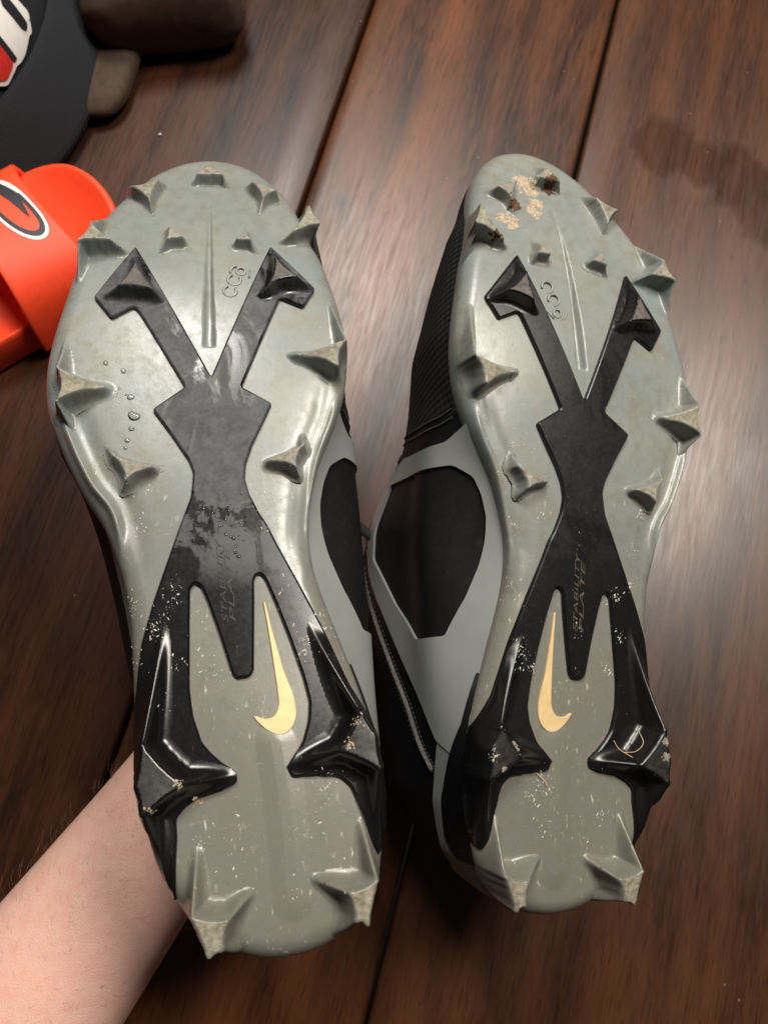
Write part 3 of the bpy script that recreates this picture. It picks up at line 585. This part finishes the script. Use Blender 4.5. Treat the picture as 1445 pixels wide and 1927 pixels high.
    def hit(x, y):
        r = tree.ray_cast(Vector((x*sx*mm, y*mm, .06)), Vector((0, 0, -1)))
        return (r[0], r[1] if r[1].z > 0 else -r[1]) if r[0] else (None, None)
    def raw(name, V, Fc, mats, parent, kind=None, smooth=True): return mk(name, V, Fc, mats, parent, None, smooth, kind=kind)
    bits = []
    def fleck(x, y, a, b, rot, lift=.00012):
        p, n = hit(x, y)
        if p is None or n.z < .25: return
        t = Vector((math.cos(rot), math.sin(rot), 0)); t = (t-n*t.dot(n)).normalized(); u = n.cross(t); m_ = random.choice((5, 6, 7))
        ctr = p+n*lift*2.2
        R_ = [p+n*lift+t*(a*mm*math.cos(k*2*math.pi/m_)*random.uniform(.5, 1.2))+u*(b*mm*math.sin(k*2*math.pi/m_)*random.uniform(.5, 1.2)) for k in range(m_)]
        bits.append(([ctr]+R_, [(0, 1+k, 1+(k+1) % m_) for k in range(m_)]))
    for (c, r, n) in (FLECKL if wet else FLECKR):
        for _ in range(int(n*1.7)):
            x = c[0]+random.gauss(0, r*.085); y = c[1]+random.gauss(0, r*.12); s = random.choice((.07, .09, .11, .14, .18, .24, .36))
            fleck(x, y, s*random.uniform(1, 2.6), s*random.uniform(.35, .9), random.gauss(1.4, .7))
    for _ in range(150):
        fleck(random.uniform(-45, 50), random.uniform(-190, 20), random.uniform(.06, .2), random.uniform(.05, .12), random.uniform(0, 3))
    raw('dried_dirt', *merge(bits), M['fleck'], os_, 'stuff', smooth=False)
    def lumps(lst, mat, name, size):
        bits = []
        for (c, r, n) in lst:
            for _ in range(n*5):
                p, nn = hit(c[0]+random.gauss(0, r*.085), c[1]+random.gauss(0, r*.085))
                if p is None: continue
                s = size*random.uniform(.5, 1.5)*mm; V = []; t = nn.orthogonal().normalized(); u = nn.cross(t); ph = random.random()*6
                for k in range(7): V.append(p-nn*s*.1+(t*math.cos(k*.9+ph)+u*math.sin(k*.9+ph))*s*random.uniform(.8, 1.5))
                for k in range(7): V.append(p+nn*s*random.uniform(.2, .5)+(t*math.cos(k*.9+ph)+u*math.sin(k*.9+ph))*s*random.uniform(.3, .75))
                V.append(p+nn*s*.5)
                bits.append((V, [(k, (k+1) % 7, 7+(k+1) % 7, 7+k) for k in range(7)]+[(7+k, 7+(k+1) % 7, 14) for k in range(7)]))
        raw(name, *merge(bits), mat, os_, 'stuff', smooth=False)
    # grit packed against the feet of the grey studs
    gr = []
    for kind, base, top, conc in STUDS:
        if kind == 'g':
            for (bx, by), t_ in zip(base, top):
                u_ = random.uniform(.35, .8); gr.append(((bx*u_+t_[0]*(1-u_), by*u_+t_[1]*(1-u_)-.8), random.uniform(9, 16), 3))
    lumps(gr, M['grit'], 'packed_grit', .17)
    if wet:
        lumps([((-7, -150), 10, 5), ((-12, -144), 9, 4), ((42, -137), 10, 5), ((-20, -151), 7, 3), ((45, -130), 9, 3)], M['clay'], 'clay_crumbs', .26)
        def drop(x, y, r, flat=.5):
            p, n = hit(x, y)
            if p is None: return
            V = []; t = n.orthogonal().normalized(); u = n.cross(t); K = 5; m_ = 14
            for a in range(K):
                th = a/K*math.pi/2
                for k in range(m_):
                    q = 2*math.pi*k/m_; rr = r*mm*math.cos(th)*(1+.12*math.sin(2*q+x)+.08*math.sin(3*q+y)); V.append(p+n*(r*mm*flat*math.sin(th)-.00003)+(t*math.cos(q)+u*math.sin(q)*1.15)*rr)
            V.append(p+n*r*mm*flat)
            Fc = [(a*m_+k, a*m_+(k+1) % m_, (a+1)*m_+(k+1) % m_, (a+1)*m_+k) for a in range(K-1) for k in range(m_)]+[((K-1)*m_+k, (K-1)*m_+(k+1) % m_, K*m_) for k in range(m_)]+[tuple(range(m_))[::-1]]
            raw('water_drop', V, Fc, M['water'], os_)
        for (x, y), r in zip(DROPS, (.9, 1.0, 1.2, .5, 1.9, .9, .9, .7)): drop(x, y, r)
        for x, y in BEADS: drop(x, y, random.uniform(.35, .8), .6)
        for _ in range(26): drop(random.gauss(5, 5), random.gauss(-60, 7), random.uniform(.2, .45), .6)
    else:
        lumps(CLAYR+CLAYR[:3], M['clay'], 'clay_crumbs', .70)
        lumps([((19.5, 91), 16, 30), ((21.5, 89), 12, 14), ((-1, 105.5), 18, 34), ((32, 70), 16, 26), ((35, 69), 12, 12)], M['mud'], 'mud_crumbs', .62)
        lumps([((38, -135), 9, 7), ((44, -127), 7, 5), ((46, -142), 7, 4), ((-22, -142), 8, 8), ((-22, -136), 7, 5)], M['worn'], 'grit', .4)
        sb = []
        for pts in ([(-5, -136), (-7, -139.5), (-10, -142.5)], [(-8.5, -141), (-12.5, -140.2), (-15.6, -137.2), (-16.5, -133)], [(28, -146), (25, -149), (24, -151)]):
            q = []
            for x, y in pts:
                p, n = hit(x, y)
                if p is not None: q.append(p+n*.0007)
            if len(q) > 2: sb.append(tube(cr(np.array([tuple(v) for v in q]), 6), .00013, 5))
        for q in sb: raw('grass_stalk', *q, M['straw'], os_)
    return root
wet_cleat = make_cleat(1, Matrix(((0.98391, -0.08407, 0.15762, -0.06529), (0.07541, 0.99534, 0.06013, 0.12048), (-0.16194, -0.04728, 0.98567, 0.14336), (0, 0, 0, 1))), .3,
    'grey soled cleat lying flat with water drops on its sole, propped on the forearm', True)
clay_cleat = make_cleat(-1, Matrix(((0.94615, -0.01357, 0.32343, 0.08176), (0.04956, 0.99341, -0.1033, 0.12221), (-0.3199, 0.11377, 0.94059, 0.11646), (0, 0, 0, 1))), 1.0,
    'grey soled cleat tipped on its side with tan clay around its toe studs', False)
# ---------------------------------------------------------------- table top of three planks
ZT = -.003
pd = Vector((math.sin(math.radians(15.25)), math.cos(math.radians(15.25)), 0)); ANG = -math.radians(15.25)
table = empty('table'); tag(table, 'dark brown stained wooden table top made of wide planks', 'table')
def plank(x0, x1, mat):
    # rounded long edges, real thickness, x across the grain
    g = .0011; r = .0022; a, b = x0+g, x1-g; T = .032
    prof = [(a, -T), (a, -r), (a+r*.3, -r*.3), (a+r, 0)]+[(a+r+(b-a-2*r)*k/24, 0) for k in range(1, 24)]+[(b-r, 0), (b-r*.3, -r*.3), (b, -r), (b, -T)]
    ys = np.linspace(-.75, .95, 60); V = []; n = len(prof)
    for y in ys:
        for x, z in prof: V.append((x+.0005*mnoise.noise((x*3, y*4, x0*9)), y, z+.0004*mnoise.noise((x*16, y*5, x0*7))))
    Fc = [(i*n+j, i*n+j+1, (i+1)*n+j+1, (i+1)*n+j) for i in range(len(ys)-1) for j in range(n-1)]+[(i*n+n-1, i*n, (i+1)*n, (i+1)*n+n-1) for i in range(len(ys)-1)]
    o = mk('plank', V, Fc, mat, table); o.location = (0, 0, ZT); o.rotation_euler = (0, 0, ANG); return o
S1 = [(.0795, .3795, .0195, .42, (.022, .0075, .003)), (.105, .372, .015, .36, (.022, .0075, .003)), (.128, .366, .021, .40, (.020, .007, .003)), (.150, .352, .024, .36, (.02, .007, .003))]
plank(-.62, -.1278, mat_wood(1, (.013, .0046, .0022), (.074, .0235, .008)))
plank(-.1278, .0300, mat_wood(2, (.020, .007, .003), (.135, .044, .0145), band=(-.088, -.045, .26), knot=[(-.1056, .285, .007, .85, (.008, .003, .002)), (-.118, .27, .004, .8, (.01, .004, .002))]))
plank(.0300, .75, mat_wood(3, (.020, .0074, .0036), (.098, .034, .0125), stain=S1))

# ---------------------------------------------------------------- forearm and hand, one skin surface
def loft(secs, n=28):
    V = []; Fc = []
    for i, (c, a, b, up) in enumerate(secs):
        c = Vector(c); nx = Vector(secs[min(i+1, len(secs)-1)][0])-Vector(secs[max(i-1, 0)][0]); nx.normalize()
        s = nx.cross(Vector(up)).normalized(); u = s.cross(nx)
        for j in range(n):
            t = 2*math.pi*j/n; V.append(c+s*a*math.cos(t)+u*b*math.sin(t))
    L = len(secs)
    for i in range(L-1):
        for j in range(n): Fc.append((i*n+j, i*n+(j+1) % n, (i+1)*n+(j+1) % n, (i+1)*n+j))
    Fc += [tuple(range(n))[::-1], tuple(range((L-1)*n, L*n))]; return V, Fc
Zu = (0, 0, 1)
arm = [((-.262, -.262, .034), .047, .034, Zu), ((-.215, -.205, .036), .0455, .033, Zu), ((-.181, -.163, .038), .0425, .031, Zu), ((-.139, -.106, .040), .0375, .028, Zu), ((-.104, -.058, .043), .0325, .024, Zu), ((-.074, -.017, .044), .0295, .021, Zu), ((-.062, .010, .040), .031, .018, Zu), ((-.058, .032, .034), .037, .016, Zu), ((-.056, .054, .026), .040, .014, Zu), ((-.055, .076, .019), .037, .011, Zu)]
cs = []
for i in range(len(arm)-1):
    for k in range(5):
        t = k/5; A, B = arm[i], arm[i+1]; cs.append((Vector(A[0]).lerp(Vector(B[0]), t), A[1]+(B[1]-A[1])*t, A[2]+(B[2]-A[2])*t, Zu))
cs.append((Vector(arm[-1][0]), arm[-1][1], arm[-1][2], Zu))
fp = [loft(cs)]
d = Vector((.03, 1, 0)).normalized(); s_ = Vector((1, -.03, 0)).normalized(); kn = Vector((-.055, .076, .019))
for off, ln in ((-.029, .066), (-.010, .076), (.010, .072), (.028, .056)):      # four fingers bent up round the collar
    a = kn+s_*off-d*.012; p = [a, a+d*.02, a+d*(.02+ln*.4)+Vector((0, 0, -.006)), a+d*(.02+ln*.62)+Vector((0, 0, -.006)), a+d*(.02+ln*.75)+Vector((0, 0, .004))]
    fp.append(tube(p, [.0095, .0095, .009, .0082, .0065], 12))
th = Vector((-.060, .026, .034)); fp.append(tube([th-s_*.022, th-s_*.036+d*.018, th-s_*.042+d*.036+Vector((0, 0, .004)), th-s_*.038+d*.052+Vector((0, 0, .006))], [.013, .0115, .0105, .0075], 12))
person = mk('person', *merge(fp), M['skin']); tag(person, 'bare forearm of a person reaching under the water-spotted cleat', 'person')
rm = person.modifiers.new('skin', 'REMESH'); rm.mode = 'VOXEL'; rm.voxel_size = .0022; rm.use_smooth_shade = True
sm = person.modifiers.new('smooth', 'SMOOTH'); sm.iterations = 14; sm.factor = .6
# fine hairs on the forearm
hb = []
for _ in range(700):
    i = random.randrange(2, len(cs)-24); c, a, b, _u = cs[i]; nx = (cs[i+1][0]-cs[i-1][0]).normalized(); s = nx.cross(Vector(Zu)).normalized(); u = s.cross(nx)
    t = random.uniform(.25, math.pi*1.02)
    o = s*math.cos(t)*a+u*math.sin(t)*b; n_ = (s*math.cos(t)/a+u*math.sin(t)/b).normalized(); p = c+nx*random.uniform(-.006, .006)+o*.985
    dr = (nx*random.uniform(.3, 1)+n_*random.uniform(.25, .8)+s*random.uniform(-.5, .5)).normalized(); L = random.uniform(.004, .010)
    hb.append(tube([p, p+dr*L*.5, p+(dr+nx*.35).normalized()*L], [.000035, .000028, .00001], 3))
mk('arm_hair', *merge(hb), M['hair'], person, kind='stuff')

# ---------------------------------------------------------------- shoelace between the cleats
def bez(P, m=8): return [tuple(v) for v in cr(np.array(P, float), m)]
lc = mk('shoelace', *tube(bez([(-.034, .096, .070), (-.0205, .0892, .0610), (-.0139, .0847, .0560), (-.0058, .0787, .0530), (.010, .070, .056), (.024, .066, .05)]), .0024, 8, False, .7), M['lace'])
tag(lc, 'black shoelace strung between the two cleats', 'shoelace')

# ---------------------------------------------------------------- orange-red slide sandal
def make_slide():
    root = empty('slide_sandal', Matrix.Translation((-.201, .257, ZT)) @ Matrix.Rotation(math.radians(-47), 4, 'Z') @ Matrix.Scale(.93, 4))
    tag(root, 'orange red slide sandal with a white ringed logo on its strap', 'sandal')
    out = closed_spline([(0, 55), (24, 50), (40, 34), (47, 10), (46, -20), (40, -60), (35, -100), (34, -150), (33, -190), (18, -208), (0, -212), (-18, -208), (-33, -190), (-38, -150), (-40, -100), (-46, -60), (-50, -20), (-48, 10), (-41, 34), (-24, 50)], 4)
    V = []; n = len(out); Fc = []
    lv = [(.93, 0, 0), (1, 4, 0), (1.0, 24, 1), (.985, 27.5, 1), (.95, 28, 1), (.90, 25.5, 1), (.6, 24, 1), (.25, 23.5, 1), (0, 23.5, 1)]
    c = np.array([0, -60.0])
    for s, z, u in lv:
        for p in out:
            q = c+(p-c)*np.array([s, 1-(1-s)*.75 if s > .5 else s]); V.append((q[0]*.001, q[1]*.001, (z+(u*12*max(0, (q[1]-14)/42)**2))*.001))
    for a in range(len(lv)-1):
        for i in range(n): j = (i+1) % n; Fc.append((a*n+i, a*n+j, (a+1)*n+j, (a+1)*n+i))
    mk('footbed', V, Fc, M['red'], root)
    # strap, a thick arched band
    K, J = 40, 14; R_ = []
    def sp(t, v, off):
        # t across the foot 0..1, v along 0..1
        th = math.pi*(1-t); y0 = 26-8*math.sin(th)-3*math.cos(th); y1 = -34-4*math.cos(th)+10*math.sin(th); y = y0+(y1-y0)*v
        hgt = 46+10*v; wx = 51
        q = abs(math.cos(th))**.75*math.copysign(1, math.cos(th)); z = abs(math.sin(th))**.72
        return ((q*(wx+off))*.001, y*.001, (8+(hgt+off)*z)*.001)
    V = [sp(k/K, j/J, 0) for k in range(K+1) for j in range(J+1)]; n1 = len(V); V += [sp(k/K, j/J, -5) for k in range(K+1) for j in range(J+1)]
    I = lambda k, j, b=0: b*n1+k*(J+1)+j; Fc = []
    for k in range(K):
        for j in range(J): Fc.append((I(k, j), I(k, j+1), I(k+1, j+1), I(k+1, j))[::-1]); Fc.append((I(k, j, 1), I(k, j+1, 1), I(k+1, j+1, 1), I(k+1, j, 1)))
        Fc.append((I(k, 0), I(k+1, 0), I(k+1, 0, 1), I(k, 0, 1))[::-1]); Fc.append((I(k, J), I(k+1, J), I(k+1, J, 1), I(k, J, 1)))
    st = mk('strap', V, Fc, M['red'], root); bv = st.modifiers.new('edge', 'BEVEL'); bv.width = .0012; bv.segments = 2; bv.limit_method = 'ANGLE'; bv.angle_limit = 1.0
    # logo printed on the strap: white ring, dark oval stroke, dark letter bar
    def on(u, v, off):        # u across in mm from the ridge, v along in mm
        return sp(.5+u/125, (.5+v/56), off)
    def band(fo, fi, off, m_=64, a0=0, a1=2*math.pi):
        V = []; Fc = []
        for k in range(m_+1):
            a = a0+(a1-a0)*k/m_
            for f in (fo, fi): u, v = f(a); V.append(on(u, v, off))
        for k in range(m_): Fc.append((2*k, 2*k+1, 2*k+3, 2*k+2))
        return V, Fc
    def ov(rx, ry, tilt=-.5):
        def f(a):
            x, y = rx*math.cos(a), ry*math.sin(a); return (x*math.cos(tilt)-y*math.sin(tilt)-3, x*math.sin(tilt)+y*math.cos(tilt)-8)
        return f
    mk('logo_ring', *band(ov(19, 13.5), ov(17.2, 11.7), .35), M['white'], st)
    mk('logo_stroke', *band(ov(17.2, 11.7), ov(14, 8.6), .30), M['ink'], st)
    bar = [(-17, 0), (-17, 7), (7, -6), (-1, -11.5)]
    def quad(pts, off, m_=10):
        V = []; Fc = []
        for i in range(m_+1):
            for j in range(5):
                a = np.array(pts[0])*(1-i/m_)+np.array(pts[3])*(i/m_); b = np.array(pts[1])*(1-i/m_)+np.array(pts[2])*(i/m_); p = a+(b-a)*j/4; V.append(on(p[0]-3, p[1]-8, off))
        for i in range(m_):
            for j in range(4): Fc.append((i*5+j, i*5+j+1, i*5+6+j, i*5+5+j))
        return V, Fc
    mk('logo_bar', *quad(bar, .40), M['ink'], st)
    mk('logo_bar_outline', *quad([(-18, -2), (-18, 0), (-1, -11.5), (-3, -12.5)], .45), M['white'], st)
    return root
make_slide()

# ---------------------------------------------------------------- navy cap
def make_cap():
    root = empty('hat', Matrix.Translation((-.313, .402, ZT)))
    tag(root, 'dark navy baseball cap with a curved brim and a white edged patch', 'hat')
    nu, nv = 96, 26; V = []; Fc = []
    for j in range(nv+1):
        t = j/nv*math.pi/2
        for i in range(nu):
            a = 2*math.pi*i/nu; seam = .0012*math.exp(-((((a/(math.pi/3)) % 1)-.5)/.03)**2)
            r = (.1145-.004*math.cos(2*a))*math.cos(t)**.8-seam; V.append((r*math.cos(a), r*1.06*math.sin(a), .044+.085*math.sin(t)**1.1))
    for i in range(nu): a = 2*math.pi*i/nu; V.append((.112*math.cos(a), .119*math.sin(a), .004))
    for j in range(nv):
        for i in range(nu): k = (i+1) % nu; Fc.append((j*nu+i, j*nu+k, (j+1)*nu+k, (j+1)*nu+i))
    b0 = (nv+1)*nu
    for i in range(nu): k = (i+1) % nu; Fc.append((b0+i, b0+k, k, i))
    crown = mk('crown', V, Fc, M['navy'], root)
    # brim, 4 mm thick, sloping down and bowed
    K, J = 60, 14; V = []
    def bp(k, j, off):
        a = math.radians(-58+136*k/K); f = j/J; e = math.cos(a*.9)**.35
        r0 = .1150; r1 = r0+.0205*e; r = r0+(r1-r0)*f; z = .050-.036*f**1.25-.008*abs(math.sin(a))*f+off
        return (r*math.cos(a), r*1.06*math.sin(a), z)
    n1 = (K+1)*(J+1); V = [bp(k, j, 0) for k in range(K+1) for j in range(J+1)]+[bp(k, j, -.004) for k in range(K+1) for j in range(J+1)]
    I = lambda k, j, b=0: b*n1+k*(J+1)+j; Fc = []
    for k in range(K):
        for j in range(J): Fc.append((I(k, j), I(k, j+1), I(k+1, j+1), I(k+1, j))); Fc.append((I(k, j, 1), I(k, j+1, 1), I(k+1, j+1, 1), I(k+1, j, 1))[::-1])
        Fc.append((I(k, J), I(k, J, 1), I(k+1, J, 1), I(k+1, J)))
    brim = mk('brim', V, Fc, M['navy'], root)
    # plain stitched patch standing in for the team emblem: white rim, white field, red foot
    def dome(y, h, off):
        # point on the front of the crown: y across the front, h above the brim seam (mm)
        t = min(1.35, (h*.8-4)/125*math.pi/2); a = (y-6)/118; r = (.1145-.004*math.cos(2*a))*math.cos(t)**.8+off
        return (r*math.cos(a), r*1.06*math.sin(a), .044+.085*math.sin(t)**1.1+off*.8)
    def shape(P, off, name, mat):
        R0 = resample(round_poly(np.array(P, float), 2.5, 20), 2.0); vv, ff = triangulate([R0], 3.0); V = [dome(p[0], p[1], off) for p in vv]
        mk(name, V, [tuple(t) if area(vv[list(t)]) < 0 else tuple(t)[::-1] for t in ff], mat, crown)
    outl = [(-10, 23), (-18, 14.5), (-21, 15.8), (-32, 12.6), (-38, 12.6), (-41.5, 14.5), (-54.5, 12), (-63, 22), (-63, 48), (-12, 48)]
    shape(outl, .0012, 'patch', M['white'])
    shape([(-17, 21), (-21, 19.5), (-23, 24), (-23, 44), (-16, 44)], .0018, 'patch_field', M['ink'])
    shape([(-39, 17), (-42, 17.5), (-43, 22), (-43, 44), (-39, 44)], .0018, 'patch_field', M['ink'])
    shape([(-43.2, 17.5), (-53, 15.5), (-60, 23), (-60, 44), (-43.2, 44)], .0020, 'patch_foot', M['badge'])
    return root
make_cap()

# ---------------------------------------------------------------- brown leather pouch behind the cap
def pillow(c, dims, rot, e=.55, n=26):
    R_ = Matrix.Rotation(rot, 3, 'Z'); V = []; Fc = []
    sg = lambda v, p: math.copysign(abs(v)**p, v)
    for i in range(n+1):
        ph = -math.pi/2+math.pi*i/n
        for j in range(2*n):
            th = math.pi*j/n; p = Vector((dims[0]*sg(math.cos(ph), e)*sg(math.cos(th), e), dims[1]*sg(math.cos(ph), e)*sg(math.sin(th), e), dims[2]*sg(math.sin(ph), .8)))
            p *= 1+.06*mnoise.noise(p*28+Vector(c)*9)+.03*mnoise.noise(p*90); V.append(Vector(c)+R_@p)
    for i in range(n):
        for j in range(2*n): Fc.append((i*2*n+j, i*2*n+(j+1) % (2*n), (i+1)*2*n+(j+1) % (2*n), (i+1)*2*n+j))
    return V, Fc
pouch = empty('leather_pouch', Matrix.Translation((-.14, .445, ZT))); tag(pouch, 'dark brown leather pouch lying half hidden behind the navy cap', 'pouch')
mk('body', *pillow((.0, .006, .028), (.050, .046, .028), .14, .32), M['leather'], pouch)
fl = mk('flap', *pillow((-.036, -.040, .009), (.020, .046, .009), -.16, .6), M['leather'], pouch)
# crumb on the table
cr_ = mk('crumb', *pillow((0, 0, .0007), (.0011, .0008, .0007), .4, .9, 6), M['fleck']); cr_.location = (-.142, .352, ZT); tag(cr_, 'tiny pale crumb lying on the dark plank', 'crumb')
